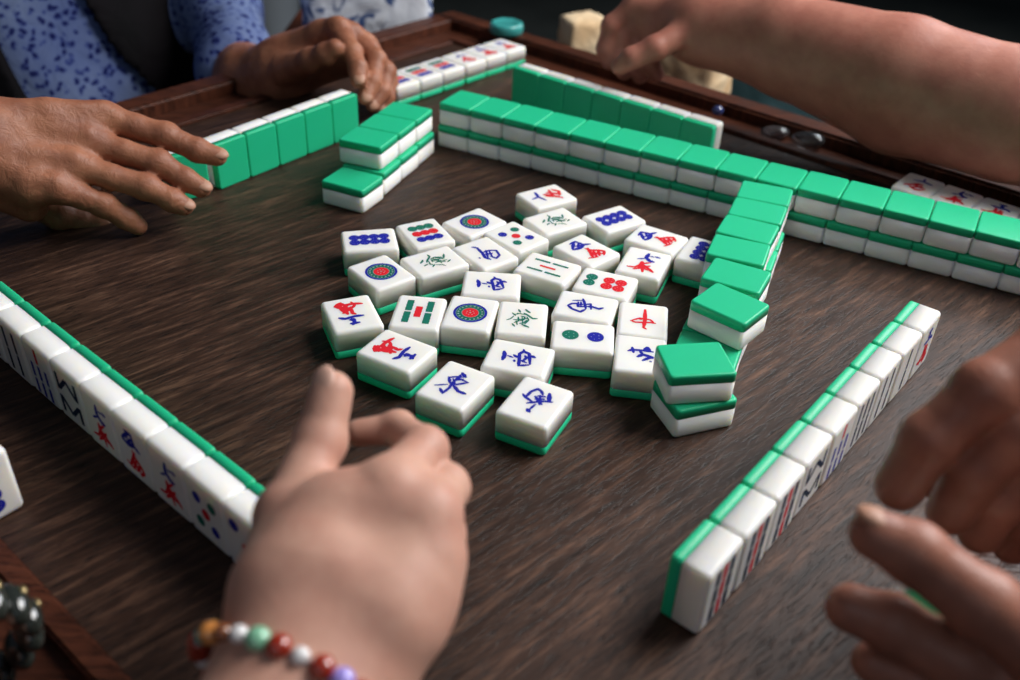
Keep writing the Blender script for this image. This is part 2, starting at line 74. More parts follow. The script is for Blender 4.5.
def wood(name, c1, c2, c3, rough, angle, stretch=14, sc=34, spec_=.4, pore=75):
    m = mat(name, c2, rough, spec=spec_); t, b = nt(m)
    v = coords(t, (1, stretch, 1), (0, 0, -angle))
    v2 = coords(t, (1, stretch * .32, 1), (0, 0, -angle))
    n1 = noise(t, v, sc, 6, .7, .3); n2 = noise(t, v2, sc * .3, 4, .6, .5)
    r = ramp(t, [(.28, c1), (.52, c2), (.78, c3)])
    mx = node(t, 'ShaderNodeMix', data_type='RGBA', blend_type='OVERLAY'); mx.inputs['Factor'].default_value = .9
    t.links.new(n1.outputs['Fac'], r.inputs['Fac']); t.links.new(r.outputs['Color'], mx.inputs['A']); t.links.new(n2.outputs['Fac'], mx.inputs['B'])
    # dark open pores running with the grain
    v3 = coords(t, (1, 8, 1), (0, 0, -angle)); n3 = noise(t, v3, pore, 4, .65, .25)
    rp = ramp(t, [(.36, (.22, .2, .2)), (.47, (1, 1, 1))])
    t.links.new(n3.outputs['Fac'], rp.inputs['Fac'])
    mu = node(t, 'ShaderNodeMix', data_type='RGBA', blend_type='MULTIPLY'); mu.inputs['Factor'].default_value = .85
    t.links.new(mx.outputs['Result'], mu.inputs['A']); t.links.new(rp.outputs['Color'], mu.inputs['B'])
    t.links.new(mu.outputs['Result'], b.inputs['Base Color'])
    ad = node(t, 'ShaderNodeMath', operation='ADD'); t.links.new(n1.outputs['Fac'], ad.inputs[0]); t.links.new(rp.outputs['Color'], ad.inputs[1])
    bump(t, b, ad.outputs[0], .45, .0006)
    rr = node(t, 'ShaderNodeMapRange'); rr.inputs['To Min'].default_value = rough - .10; rr.inputs['To Max'].default_value = rough + .18
    t.links.new(n1.outputs['Fac'], rr.inputs['Value']); t.links.new(rr.outputs['Result'], b.inputs['Roughness'])
    return m
M['table'] = wood('dark_walnut', (.007, .004, .003), (.047, .0225, .0145), (.175, .090, .056), .43, math.radians(44), 10, 19, .3)
M['rim'] = wood('reddish_rim_wood', (.022, .007, .004), (.075, .022, .011), (.13, .040, .020), .42, 0, 10, 20, .25)

def skin(name, c, c2, rough=.5, bumps=.35, fine=140):
    m = mat(name, c, rough, spec=.4, sss=.12, sss_r=(1, .35, .2), sss_s=.006); t, b = nt(m)
    v = coords(t); n = noise(t, v, 45, 3, .6); r = ramp(t, [(.35, c2), (.65, c)])
    t.links.new(n.outputs['Fac'], r.inputs['Fac']); t.links.new(r.outputs['Color'], b.inputs['Base Color'])
    n2 = noise(t, v, fine, 5, .65, .6); bump(t, b, n2.outputs['Fac'], bumps, .0012)
    return m
M['skin_pale'] = skin('pale_skin', (.60, .335, .25), (.53, .27, .20), .5, .15)
M['skin_old'] = skin('tanned_old_skin', (.38, .155, .085), (.27, .10, .056), .48, 1., 110)
M['skin_red'] = skin('ruddy_skin', (.46, .19, .135), (.38, .14, .10), .45, .25)
M['skin_brown'] = skin('brown_skin', (.40, .165, .11), (.30, .115, .075), .45, .3)
M['nail'] = mat('fingernail', (.60, .36, .28), .4, spec=.4); M['nail_old'] = mat('old_fingernail', (.46, .24, .16), .45, spec=.4)

def cloth(name, c, c2=None, rough=.9, sc=500):
    m = mat(name, c, rough, spec=.06); t, b = nt(m)
    v = coords(t); n = noise(t, v, 14, 3, .5); r = ramp(t, [(.3, c2 or c), (.7, c)])
    t.links.new(n.outputs['Fac'], r.inputs['Fac']); t.links.new(r.outputs['Color'], b.inputs['Base Color'])
    n2 = noise(t, v, 22, 4, .5, .4); bump(t, b, n2.outputs['Fac'], .6, .01)
    return m
M['vest'] = cloth('dark_vest_cloth', (.008, .0065, .008), (.005, .005, .0055))
M['trousers'] = cloth('dark_teal_trousers', (.016, .034, .038), (.010, .022, .026))
M['pale_shirt'] = cloth('pale_blue_shirt', (.30, .36, .52), (.22, .27, .42))
M['dark_sleeve'] = cloth('dark_sleeve', (.015, .016, .018))
M['cream'] = cloth('cream_paper', (.88, .74, .52), (.74, .48, .25), .7)
def floral():
    m = cloth('blue_floral_cloth', (.1, .14, .3)); t, b = nt(m)
    v = coords(t)
    nz = noise(t, v, 60, 2, .5); mixv = node(t, 'ShaderNodeMix', data_type='VECTOR'); mixv.inputs['Factor'].default_value = .015
    t.links.new(v, mixv.inputs['A']); t.links.new(nz.outputs['Color'], mixv.inputs['B'])
    vo = node(t, 'ShaderNodeTexVoronoi'); vo.inputs['Scale'].default_value = 105; vo.inputs['Randomness'].default_value = .9
    t.links.new(mixv.outputs['Result'], vo.inputs['Vector'])
    r = ramp(t, [(.24, (.018, .024, .10)), (.36, (.07, .10, .27)), (.48, (.17, .22, .36))])
    t.links.new(vo.outputs['Distance'], r.inputs['Fac'])
    n = noise(t, v, 9, 3, .5); r2 = ramp(t, [(.4, (.62, .66, .85)), (.62, (1, 1, 1))]); t.links.new(n.outputs['Fac'], r2.inputs['Fac'])
    mu = node(t, 'ShaderNodeMix', data_type='RGBA', blend_type='MULTIPLY'); mu.inputs['Factor'].default_value = 1
    t.links.new(r.outputs['Color'], mu.inputs['A']); t.links.new(r2.outputs['Color'], mu.inputs['B'])
    t.links.new(mu.outputs['Result'], b.inputs['Base Color']); return m
M['floral'] = floral()

# ------------------------------------------------------------------ object helpers
def tag(o, label=None, cat=None, group=None, kind=None):
    if label: o['label'] = label
    if cat: o['category'] = cat
    if group: o['group'] = group
    if kind: o['kind'] = kind
    return o
def empty(name, loc=(0, 0, 0), rz=0):
    o = bpy.data.objects.new(name, None); o.empty_display_size = .01; C.objects.link(o)
    o.location = loc; o.rotation_euler = (0, 0, rz); return o
def mesh(name, V, Fs, mats, idx=None, smooth=True):
    me = bpy.data.meshes.new(name); me.from_pydata([tuple(v) for v in V], [], [tuple(int(i) for i in f) for f in Fs])
    for m in mats: me.materials.append(m)
    if idx is not None: me.polygons.foreach_set('material_index', idx)
    if smooth: me.polygons.foreach_set('use_smooth', [True] * len(me.polygons))
    me.update(); return me
def link(name, me, parent=None, M4=None):
    o = bpy.data.objects.new(name, me); C.objects.link(o)
    if parent: o.parent = parent
    if M4 is not None: o.matrix_local = M4
    return o
def recalc(me):
    bm = bmesh.new(); bm.from_mesh(me); bmesh.ops.recalc_face_normals(bm, faces=bm.faces); bm.to_mesh(me); bm.free(); return me
def rrect(w, h, r, n=5):
    P = []
    for cx, cy, a0 in ((w/2-r, h/2-r, 0), (-w/2+r, h/2-r, PI/2), (-w/2+r, -h/2+r, PI), (w/2-r, -h/2+r, 3*PI/2)):
        for i in range(n + 1):
            a = a0 + PI/2*i/n; P.append((cx + r*math.cos(a), cy + r*math.sin(a)))
    return P
def slab(w, h, z0, z1, r0, r1, rc, n=5):
    """rounded block between z0 and z1; r0 / r1 round the lower / upper rim, rc the upright corners"""
    rings = []
    def ring(z, inset): rings.append([(x, y, z) for x, y in rrect(w-2*inset, h-2*inset, max(rc-inset*.6, .0004), n)])
    if r0 > 0:
        for i in range(n): a = PI/2*i/n; ring(z0 + r0*(1-math.cos(a)), r0*(1-math.sin(a)))
        ring(z0 + r0, 0)
    else: ring(z0, 0)
    if r1 > 0:
        ring(z1 - r1, 0)
        for i in range(1, n + 1): a = PI/2*i/n; ring(z1 - r1 + r1*math.sin(a), r1*(1-math.cos(a)))
    else: ring(z1, 0)
    V = [v for rg in rings for v in rg]; k = len(rings[0]); Fs = []
    for j in range(len(rings)-1):
        for i in range(k): Fs.append((j*k+i, j*k+(i+1) % k, (j+1)*k+(i+1) % k, (j+1)*k+i))
    Fs.append(tuple(range(k))[::-1]); Fs.append(tuple((len(rings)-1)*k+i for i in range(k)))
    return V, Fs
def add(V, Fs, I, v, f, mi):
    o = len(V); V += v; Fs += [tuple(o+i for i in q) for q in f]; I += [mi]*len(f)
def lathe(profile, n=32):
    V, Fs = [], []
    for r, z in profile:
        for i in range(n): a = 2*PI*i/n; V.append((r*math.cos(a), r*math.sin(a), z))
    for j in range(len(profile)-1):
        for i in range(n): Fs.append((j*n+i, j*n+(i+1) % n, (j+1)*n+(i+1) % n, (j+1)*n+i))
    Fs.append(tuple(range(n))[::-1]); Fs.append(tuple((len(profile)-1)*n+i for i in range(n)))
    return V, Fs
def ellipsoid(c, r, axes=None, nu=14, nv=8):
    V, Fs = [], []; A = axes or (Vector((1, 0, 0)), Vector((0, 1, 0)), Vector((0, 0, 1))); c = Vector(c)
    V.append(tuple(c - A[2]*r[2]))
    for j in range(1, nv):
        t = -PI/2 + PI*j/nv
        for i in range(nu):
            a = 2*PI*i/nu; V.append(tuple(c + A[0]*r[0]*math.cos(t)*math.cos(a) + A[1]*r[1]*math.cos(t)*math.sin(a) + A[2]*r[2]*math.sin(t)))
    V.append(tuple(c + A[2]*r[2])); top = len(V)-1
    for i in range(nu): Fs.append((0, 1+(i+1) % nu, 1+i)); Fs.append((top, 1+(nv-2)*nu+i, 1+(nv-2)*nu+(i+1) % nu))
    for j in range(nv-2):
        for i in range(nu): Fs.append((1+j*nu+i, 1+j*nu+(i+1) % nu, 1+(j+1)*nu+(i+1) % nu, 1+(j+1)*nu+i))
    return V, Fs

# ------------------------------------------------------------------ tile faces (everything in metres on the face, glyph top = +y)
COL = {'b': 1, 'r': 2, 'g': 3, 'n': 4, 'w': 0}
class Face:
    def __init__(s): s.V, s.F, s.I, s.k = [], [], [], 0
    def z(s): s.k += 1; return T + .00003 + s.k*.000002
    def poly(s, P, col):
        z = s.z(); add(s.V, s.F, s.I, [(x, y, z) for x, y in P], [tuple(range(len(P)))], COL[col])
    def brush(s, P, w, col):
        """a brush stroke that swells in the middle and thins at its end"""
        n = len(P)
        for i, p in enumerate(P):
            k = .62 if i in (0, n-1) else 1.; s.disc(p[0], p[1], w*.5*k, col, 10)
        for i in range(n-1):
            a, b = Vector(P[i]), Vector(P[i+1]); d = b-a
            if d.length < 1e-6: continue
            d.normalize(); nx = Vector((-d.y, d.x)); wa = w*.5*(.62 if i == 0 else 1.); wb = w*.5*(.62 if i == n-2 else 1.)
            m_ = (a+b)/2
            s.poly([tuple(a+nx*wa), tuple(a-nx*wa), tuple(m_-nx*w*.55), tuple(b-nx*wb), tuple(b+nx*wb), tuple(m_+nx*w*.55)], col)
    def disc(s, x, y, r, col, n=20): s.poly([(x + r*math.cos(2*PI*i/n), y + r*math.sin(2*PI*i/n)) for i in range(n)], col)
    def dot(s, x, y, r, col):
        s.disc(x, y, r, col)
        for i in range(5):
            a = 2*PI*i/5 + .4; s.disc(x + .5*r*math.cos(a), y + .5*r*math.sin(a), r*.06, 'w', 6)
    def bar(s, x, y, l, w, col, horiz=False, knots=3):
        n = 8; hw = w*.44; P = [(hw, -l/2), (hw, l/2), (-hw, l/2), (-hw, -l/2)]
        s.poly([(x+a, y+b) if not horiz else (x+b, y-a) for a, b in P], col)
        for k in range(knots):
            yy = (-.5 + (k+.5)/knots)*l*.86 if knots > 1 else 0
            s.poly([((x + w/2*math.cos(2*PI*i/n), y + yy + l/knots*.44*math.sin(2*PI*i/n)) if not horiz else (x + yy + l/knots*.44*math.sin(2*PI*i/n), y + w/2*math.cos(2*PI*i/n))) for i in range(n)], col)
    def line(s, x0, y0, x1, y1, w, col):
        d = Vector((x1-x0, y1-y0)).normalized(); nx, ny = -d.y*w/2, d.x*w/2
        s.poly([(x0+nx, y0+ny), (x0-nx, y0-ny), (x1-nx, y1-ny), (x1+nx, y1+ny)], col)
mm = .001
def paint(kind):
    f = Face()
    if kind == 'blank': return f
    if kind in STROKES:
        for c, w_, P in STROKES[kind]: f.brush([(x*mm, y*mm) for x, y in P], w_*(1.6 if kind.startswith('wan') else 1.35)*mm, c)
    elif kind == 'dot1':
        f.disc(0, 0, 11.2*mm, 'b', 40); f.disc(0, 0, 9.5*mm, 'w', 40); f.disc(0, 0, 9.3*mm, 'g', 40)
        for i in range(18): a = 2*PI*i/18; f.disc(7.9*mm*math.cos(a), 7.9*mm*math.sin(a), .7*mm, 'w', 8)
        f.disc(0, 0, 5.7*mm, 'w', 28); f.disc(0, 0, 5.4*mm, 'r', 28)
        for i in range(7): a = 2*PI*i/7; f.disc(2.5*mm*math.cos(a), 2.5*mm*math.sin(a), .5*mm, 'w', 6)
        f.disc(0, 0, .8*mm, 'w', 8)
    elif kind == 'dot2': f.dot(0, 8*mm, 5.4*mm, 'g'); f.dot(0, -8*mm, 5.4*mm, 'b')
    elif kind == 'dot3': f.dot(-8*mm, 11*mm, 3.6*mm, 'b'); f.dot(0, 0, 3.6*mm, 'r'); f.dot(8*mm, -11*mm, 3.6*mm, 'g')
    elif kind == 'dot5':
        for x, y, c in ((6.3, 8, 'g'), (-6.3, 8, 'b'), (6.3, -8, 'b'), (-6.3, -8, 'g'), (0, 0, 'r')): f.dot(x*mm, y*mm, 3.4*mm, c)
    elif kind == 'dot6':
        for x, y, c in ((-3.9, 11, 'g'), (3.9, 11, 'g'), (-4, -1.5, 'r'), (4, -1.5, 'r'), (-4, -10, 'r'), (4, -10, 'r')): f.dot(x*mm, y*mm, 4.15*mm, c)
    elif kind == 'dot8':
        for i in range(8): f.dot((-3.7 if i % 2 else 3.7)*mm, (-10.8 + 7.2*(i//2))*mm, 4.0*mm, 'b')
    elif kind == 'dot9':
        for i in range(9): f.dot((-6.6 + 6.6*(i % 3))*mm, (8.8 - 8.8*(i//3))*mm, 3.8*mm, 'grb'[i//3])
    elif kind == 'bam5':
        for x, y, c in ((-6.8, 7, 'g'), (6.8, 7, 'g'), (-6.8, -7, 'g'), (6.8, -7, 'g'), (0, 0, 'r')): f.bar(x*mm, y*mm, 12.5*mm, 5*mm, c)
    elif kind == 'bam5t':
        for x, y, c in ((-6.8, 7, 'g'), (6.8, 7, 'g'), (-6.8, -7, 'g'), (6.8, -7, 'g'), (0, 0, 'r')): f.bar(x*mm, y*mm, 12*mm, 2.3*mm, c)
    elif kind in ('bam2', 'bam4', 'bam6', 'bam7', 'bam8', 'bam9'):
        if kind == 'bam2': L = [(0, 8, 'n'), (0, -8, 'n')]
        if kind == 'bam4': L = [(x, y, 'n') for x in (-6, 6) for y in (8, -8)]
        if kind == 'bam6': L = [(x, y, 'n') for x in (-8, 0, 8) for y in (8, -8)]
        if kind == 'bam7': L = [(0, 12, 'r')] + [(x, y, 'b') for x in (-8, 0, 8) for y in (0, -12)]
        if kind == 'bam9': L = [(x, y, 'r' if x == 0 else 'n') for x in (-6.6, 0, 6.6) for y in (11.5, 0, -11.5)]
        if kind == 'bam8':
            for s_ in (1, -1):
                f.line(-10*mm, s_*14*mm, -10*mm, s_*2*mm, 3*mm, 'n'); f.line(10*mm, s_*14*mm, 10*mm, s_*2*mm, 3*mm, 'n')
                f.line(-9*mm, s_*3*mm, 0, s_*12*mm, 3*mm, 'n'); f.line(9*mm, s_*3*mm, 0, s_*12*mm, 3*mm, 'n')
        else:
            ln = 15 if kind in ('bam2', 'bam4', 'bam6') else 10.5
            for x, y, c in L: f.bar(x*mm, y*mm, ln*mm, (4.6 if kind == 'bam9' else 3.4)*mm, c)
    return f
_tile = {}
def tile_meshes(kind):
    if 'back' not in _tile:
        v, f = slab(W, H, 0, T*GREEN_PART, .0015, 0, .0026, 4); _tile['back'] = mesh('green_back', v, f, [M['green']])
    if kind not in _tile:
        V, Fs, I = [], [], []
        v, f = slab(W, H, T*GREEN_PART, T, 0, .0025, .0026, 4); add(V, Fs, I, v, f, 0)
        p = paint(kind); add(V, Fs, I, p.V, p.F, 0); I[len(f):] = p.I
        me = mesh('ivory_face', V, Fs, [M['ivory'], M['blue'], M['red'], M['teal'], M['navy']], I)
        _tile[kind] = me
    # flat caps so the shading stays crisp on the big faces
    for me in (_tile[kind], _tile['back']):
        for p in me.polygons:
            if len(p.vertices) > 4: p.use_smooth = False
    return _tile[kind], _tile['back']
UP = Matrix.Identity(4)
DOWN = Matrix(((-1, 0, 0, 0), (0, 1, 0, 0), (0, 0, -1, T), (0, 0, 0, 1)))
STAND = Matrix(((1, 0, 0, 0), (0, 0, -1, T/2), (0, 1, 0, H/2), (0, 0, 0, 1)))
proto = {}
def tile(kind, x, y, z, yaw, pose, label, group):
    """yaw = direction of the tile's width (x) axis; copies share meshes, each copied with its two parts"""
    if kind not in proto:
        a, b = tile_meshes(kind)
        r = empty('mahjong_tile'); pa = link('ivory_face', a, r); pb = link('green_back', b, r); proto[kind] = (r, pa, pb)
    else:
        r0, a0, b0 = proto[kind]
        r = r0.copy(); pa = a0.copy(); pb = b0.copy(); pa.parent = r; pb.parent = r
        for o in (r, pa, pb): C.objects.link(o)
    r.location = (x, y, z); r.rotation_euler = (0, 0, yaw)
    for o in (pa, pb): o.matrix_local = pose
    tag(r, label, 'mahjong tile', group); return r
ORD = ['first', 'second', 'third', 'fourth', 'fifth', 'sixth', 'seventh', 'eighth', 'ninth', 'tenth', 'eleventh', 'twelfth', 'thirteenth', 'fourteenth', 'fifteenth', 'sixteenth', 'seventeenth', 'eighteenth']
def dirv(deg): a = math.radians(deg); return Vector((math.cos(a), math.sin(a)))

# ------------------------------------------------------------------ loose face-up tiles in the middle
LT = {
 'A': ('dot8', 0, 'loose tile with eight blue dots at the left back of the pile'),
 'B': ('dot9', 0, 'loose tile with green, red and blue rows of dots, second at the pile\'s left back'),
 'C1': ('dot1', 0, 'loose tile with one big round flower, at the back of the pile'),
 'D': ('dot5', 0, 'loose tile with five dots, the red one in their middle'),
 'F': ('south', 0, 'loose tile with a blue looped character, left of the five-dot tile\'s front'),
 'G': ('fa', 0, 'loose tile with a green character, in front of the three-colour nine-dot tile'),
 'C2': ('dot1', 0, 'loose tile with one big round flower, farthest left of the three such tiles'),
 'H': ('wan八', 0, 'loose tile with blue numeral and red character, farthest back in the pile'),
 'I': ('fa', 0, 'loose tile with a green character, touching the farthest back tile'),
 'J': ('dot8', 0, 'loose tile with eight blue dots, at the back centre of the pile'),
 'K': ('wan伍', 0, 'loose tile with blue and red characters, in front of the centre eight-dot tile'),
 'L': ('bam5t', 0, 'loose tile with four thin green bars around a red one'),
 'M': ('dot6', 0, 'loose tile with two green and four red dots'),
 'N': ('wan六', 0, 'loose tile with blue numeral above red character, right of the six-dot tile'),
 'O': ('wan伍', 0, 'loose tile with blue and red characters, left of the rightmost eight-dot tile'),
 'P': ('dot8', 0, 'loose tile with eight blue dots, rightmost, against the green arm of tiles'),
 'Q': ('wan三', 0, 'loose tile with red character and blue strokes, leftmost of the whole pile'),
 'R': ('bam5', 0, 'loose tile with four wide green knotted bars around a red one'),
 'S': ('dot1', 0, 'loose tile with one big round flower, front one beside a green-character tile'),
 'T': ('fa', 0, 'loose tile with a green character, right of the front round-flower tile'),
 'U': ('west', 0, 'loose tile with a blue character, just behind the front round-flower tile'),
 'V': ('loop', 0, 'loose tile with a blue looped character, behind the two-dot tile'),
 'W': ('dot2', 0, 'loose tile with one green and one blue big dot'),
 'X': ('zhong', 0, 'loose tile with a single red character crossed by a long upright stroke'),
 'Y': ('north', 0, 'loose tile with a blue character partly under the green stack\'s edge'),
 'Z': ('west', 0, 'loose tile with a blue character, in front of the front green-character tile'),
 'a': ('wan三', 0, 'loose tile with red character and blue strokes, at the front left of the pile'),
 'E': ('east', 0, 'loose tile with a blue spreading character, frontmost but one, nearest the hand'),
 'b': ('front', 0, 'loose tile with a blue looped character, frontmost of the pile'),
}
for k, (kind, fl, lab) in LT.items():
    x, y, yaw = LOOSE[k]          # yaw = direction of the tile's long axis towards the top of its character
    a = yaw - PI/2 + (PI if k in ('B', 'W') else 0)
    tile(kind, x, y, 0, a, UP, lab, 'loose face-up tiles in the middle of the table')

# ------------------------------------------------------------------ rows of standing tiles
def jit(s): return random.uniform(-s, s)
# right row: nine tiles, faces towards the right-hand player
rx, ry, ra = R
u = Vector((math.cos(ra), math.sin(ra))); w = Vector((u.y, -u.x))
kinds = ['bam9', 'bam9', 'bam9', 'bam8', 'bam7', 'bam6', 'bam4', 'bam2', 'wan三']
desc = ['navy and red bars, nearest end', 'navy and red bars, second from its near end', 'navy and red bars, third from its near end', 'crossed navy bars', 'blue bars and a short red one', 'six navy bars', 'four navy bars', 'two navy bars', 'a blue and red character at its far end']
step = [W*1.015]*9
for i in range(9):
    c = Vector((rx, ry)) + u*(W*1.012*(i+.5)) + w*(T/2 + jit(.0004))
    tile(kinds[i], c.x, c.y, 0, ra + jit(.010), STAND, 'standing tile in right row, face with ' + desc[i], 'standing tiles of the right row')
# left row: faces towards the near-left player
seams = [(-.347, .528), (-.3222, .5075), (-.2973, .4863), (-.2727, .4639), (-.2477, .4420), (-.2208, .4207), (-.1956, .3987), (-.1695, .3771), (-.1433, .3565), (-.1165, .3365), (-.0900, .3160)]
kinds = ['bam6', 'bam6', 'bam4', 'bam7', 'bam8', 'wan六', 'wan伍', 'wan六', 'dot5', 'dot3']
desc = ['dark bars, farthest left', 'dark bars, second from the left', 'dark bars, at the picture\'s left edge', 'dark bars with a red one', 'crossed dark bars', 'blue over red characters, leftmost of three such', 'blue over red characters, middle of three such', 'blue over red characters, nearest of three such', 'five dots', 'a blue dot half behind the near hand']
n = Vector((.7716, -.6361)); nrm = Vector((-.6361, -.7716))
for i in range(0, 10):
    a, b = Vector(seams[i]), Vector(seams[i+1]); d = (b-a); yaw = math.atan2(d.y, d.x)
    c = Vector((-.1695, .3771)) + dirv(-39.6)*(.0330*(i-6.5)) + nrm*(T/2 + jit(.0003))
    tile(kinds[i], c.x, c.y, 0, math.radians(-39.6) + jit(.012), STAND, 'standing tile of the left row, face with ' + desc[i], 'standing tiles of the left row')
# far-left row seen from its green backs
d = dirv(54); nf = dirv(144)
for i in range(5):
    c = Vector((-.249, .7205)) + d*(.0328*(i+.5)) + nf*(T/2)
    tile('blank' if i else 'blank', c.x, c.y, 0, math.radians(234) + jit(.008), STAND, 'green-backed standing tile by the old right hand, %s from the fingers' % ORD[i], 'green-backed row under the tanned hands')
c = Vector((-.2635, .7035)) + nf*.012
tile('blank', c.x, c.y, 0, math.radians(234-14), STAND, 'green-backed standing tile turned a little, under the old right hand\'s fingertips', 'green-backed row under the tanned hands')
# far face-up row
d = Vector((.645, .764)); c0 = Vector((-.0765, 1.014))
ks = ['dot9', 'dot9', 'dot9', 'wan八', 'wan三', 'wan六']
ds = ['three-colour rows, touching the hand', 'three-colour rows, second from the hand', 'three-colour rows, third from the hand', 'red and blue characters, fourth from the hand', 'red and blue characters, fifth from the hand', 'red and blue characters, at the table corner']
for i in range(6):
    c = c0 + d*(.0329*(i-2.5)) + d*(.001 if i > 2 else -.0005)
    tile(ks[i], c.x, c.y, 0, math.atan2(d.y, d.x) + jit(.01), UP, 'face-up tile of the far-left line with ' + ds[i], 'face-up tiles of the far-left line')
# far middle row, green backs to the camera
d = Vector((.802, -.598)); nn = Vector((.598, .802)); S = Vector((-.011, .948))
for i in range(7):
    c = S + d*(.0328*(i+.5)) + nn*(T/2 + jit(.0003))
    tile('blank', c.x, c.y, 0, math.radians(143.3) + jit(.006), STAND, 'green-backed standing tile behind the wall, %s from its row\'s left end' % ORD[i], 'green-backed far row behind the wall')
# face-up tiles behind the wall at the right
ks = ['wan八', 'wan六', 'wan三', 'dot5']
d = dirv(-41)
for i in range(4):
    c = Vector((.3436, .7538)) + d*(.0329*i)
    tile(ks[i], c.x, c.y, 0, math.radians(-41) + jit(.02), UP, 'face-up tile behind the wall at the right edge, %s from the left' % ORD[i], 'face-up tiles behind the wall at the right')
# ------------------------------------------------------------------ the two-layer wall
wx, wy, wa = WALL
u = Vector((math.cos(wa), math.sin(wa))); nn = Vector((-u.y, u.x))
for layer in (0, 1):
    for i in range(17):
        c = Vector((wx, wy)) + u*(W*1.003*(i+.5) + (.0006 + .0004*i if layer else 0)) + nn*(H/2 + jit(.0006) + (.001 if layer else 0))
        tile('blank', c.x, c.y, layer*(T+.0001), wa + jit(.008), DOWN, 'face-down tile of the long wall, %s layer, %s from its left end' % (('lower', 'upper')[layer], ORD[i]), 'face-down tiles of the long two-layer wall')
# the arm that runs from the wall towards the camera
up = [(.139, .5140, 50), (.1490, .5495, 64), (.1565, .5850, 70), (.1685, .6165, 66), (.1815, .6470, 69), (.1930, .6780, 71)]
for i, (x, y, g) in enumerate(up):
    tile('blank', x, y, T+.0001, math.radians(g), DOWN, 'face-down tile of the short arm, upper layer, %s from its near end' % ORD[i], 'face-down tiles of the short arm')
for i in range(6):
    x, y = .1245 + .0119*i + jit(.0008), .4905 + .0312*i
    tile('blank', x, y, 0, math.radians(69 + jit(1.5)), DOWN, 'face-down tile of the short arm, lower layer, %s from its near end' % ORD[i], 'face-down tiles of the short arm')
tile('blank', .1085, .4505, T+.0001, math.radians(100), DOWN, 'face-down tile on top of the skewed pair before the short arm', 'skewed pair at the near end of the arm')
tile('blank', .1110, .4488, 0, math.radians(111), DOWN, 'face-down tile underneath in the skewed pair before the short arm', 'skewed pair at the near end of the arm')
# short stack at the left of the wall
for i in range(3):
    tile('blank', -.127 + .0117*i, .7505 + .0307*i, T+.0001, math.radians(69.5 + jit(.5)), DOWN, 'face-down top tile of the short stack left of the wall, %s from front' % ORD[i], 'short stack left of the wall')
lowr = [(-.1355, .7125, 66), (-.1245, .7460, 70), (-.1130, .7775, 69), (-.1020, .8095, 70)]
for i, (x, y, g) in enumerate(lowr):
    tile('blank', x, y, 0, math.radians(g), DOWN, 'face-down bottom tile of the short stack left of the wall, %s from front' % ORD[i], 'short stack left of the wall')
# a tile poking in at the left edge
u_ = dirv(53); w_ = dirv(-37); c = Vector(MISC['edge_tile'][:2]) - u_*(W/2) - w_*(T/2)
tile('dot8', c.x, c.y, 0, math.radians(53), STAND, 'lone standing tile with blue dots cut off by the left edge', 'loose tile by the near-left player')

# ------------------------------------------------------------------ table
A = dirv(50.5); Bv = dirv(-39.5)
a0, a1, b0, b1 = .0926, .826, -.79, -.03
tb = empty('wooden_table', (0, 0, -.77)); tag(tb, 'dark wooden mahjong table with a raised grooved rim', 'table')
def quadbox(aa, ab, ba, bb, z0, z1, bev=.0015):
    """a bevelled block in the table's own axes"""
    bm = bmesh.new(); vs = []
    for z in (z0, z1):
        for (i, j) in ((aa, ba), (ab, ba), (ab, bb), (aa, bb)):
            p = A*i + Bv*j; vs.append(bm.verts.new((p.x, p.y, z)))
    for q in ((0, 1, 2, 3), (7, 6, 5, 4), (0, 4, 5, 1), (1, 5, 6, 2), (2, 6, 7, 3), (3, 7, 4, 0)): bm.faces.new([vs[i] for i in q])
    bmesh.ops.recalc_face_normals(bm, faces=bm.faces)
    if bev: bmesh.ops.bevel(bm, geom=bm.edges[:], offset=bev, segments=3, affect='EDGES')
    V = [tuple(v.co) for v in bm.verts]; bm.verts.index_update(); Fs = [tuple(v.index for v in f.verts) for f in bm.faces]; bm.free(); return V, Fs
def part(name, boxes, m, parent):
    V, Fs, I = [], [], []
    for v, f in boxes: add(V, Fs, I, v, f, 0)
    o = link(name, recalc(mesh(name, V, Fs, [m], smooth=False)), parent); o.location = (-parent.location.x, -parent.location.y, -parent.location.z); return o
part('tabletop', [quadbox(a0, a1, b0, b1, -.022, 0, 0)], M['table'], tb)
w1, w2, w3 = .012, .050, .078      # inner ridge, tray floor, outer ridge (outwards from the playing surface)
for nme, f in (('rim_rail', lambda s, e, z0, z1, bv: quadbox(a1+s, a1+e, b0-e, b1+e, z0, z1, bv)), ('rim_rail', lambda s, e, z0, z1, bv: quadbox(a0-e, a0-s, b0-e, b1+e, z0, z1, bv)),
               ('rim_rail', lambda s, e, z0, z1, bv: quadbox(a0-s, a1+s, b0-e, b0-s, z0, z1, bv)), ('rim_rail', lambda s, e, z0, z1, bv: quadbox(a0-s, a1+s, b1+s, b1+e, z0, z1, bv))):
    part(nme, [f(0, w1, -.022, .0035, .0015), f(w1, w2, -.022, -.005, 0), f(w2, w3, -.022, .009, .003)], M['rim'], tb)
part('apron', [quadbox(a0+.01, a0+.03, b0+.01, b1-.01, -.1, -.022), quadbox(a1-.03, a1-.01, b0+.01, b1-.01, -.1, -.022),
               quadbox(a0+.03, a1-.03, b0+.01, b0+.03, -.1, -.022), quadbox(a0+.03, a1-.03, b1-.03, b1-.01, -.1, -.022)], M['rim'], tb)
for i, j in ((a0, b0), (a0, b1-.06), (a1-.06, b0), (a1-.06, b1-.06)): part('leg', [quadbox(i+.005, i+.055, j+.005, j+.055, -.77, -.022, .004)], M['rim'], tb)

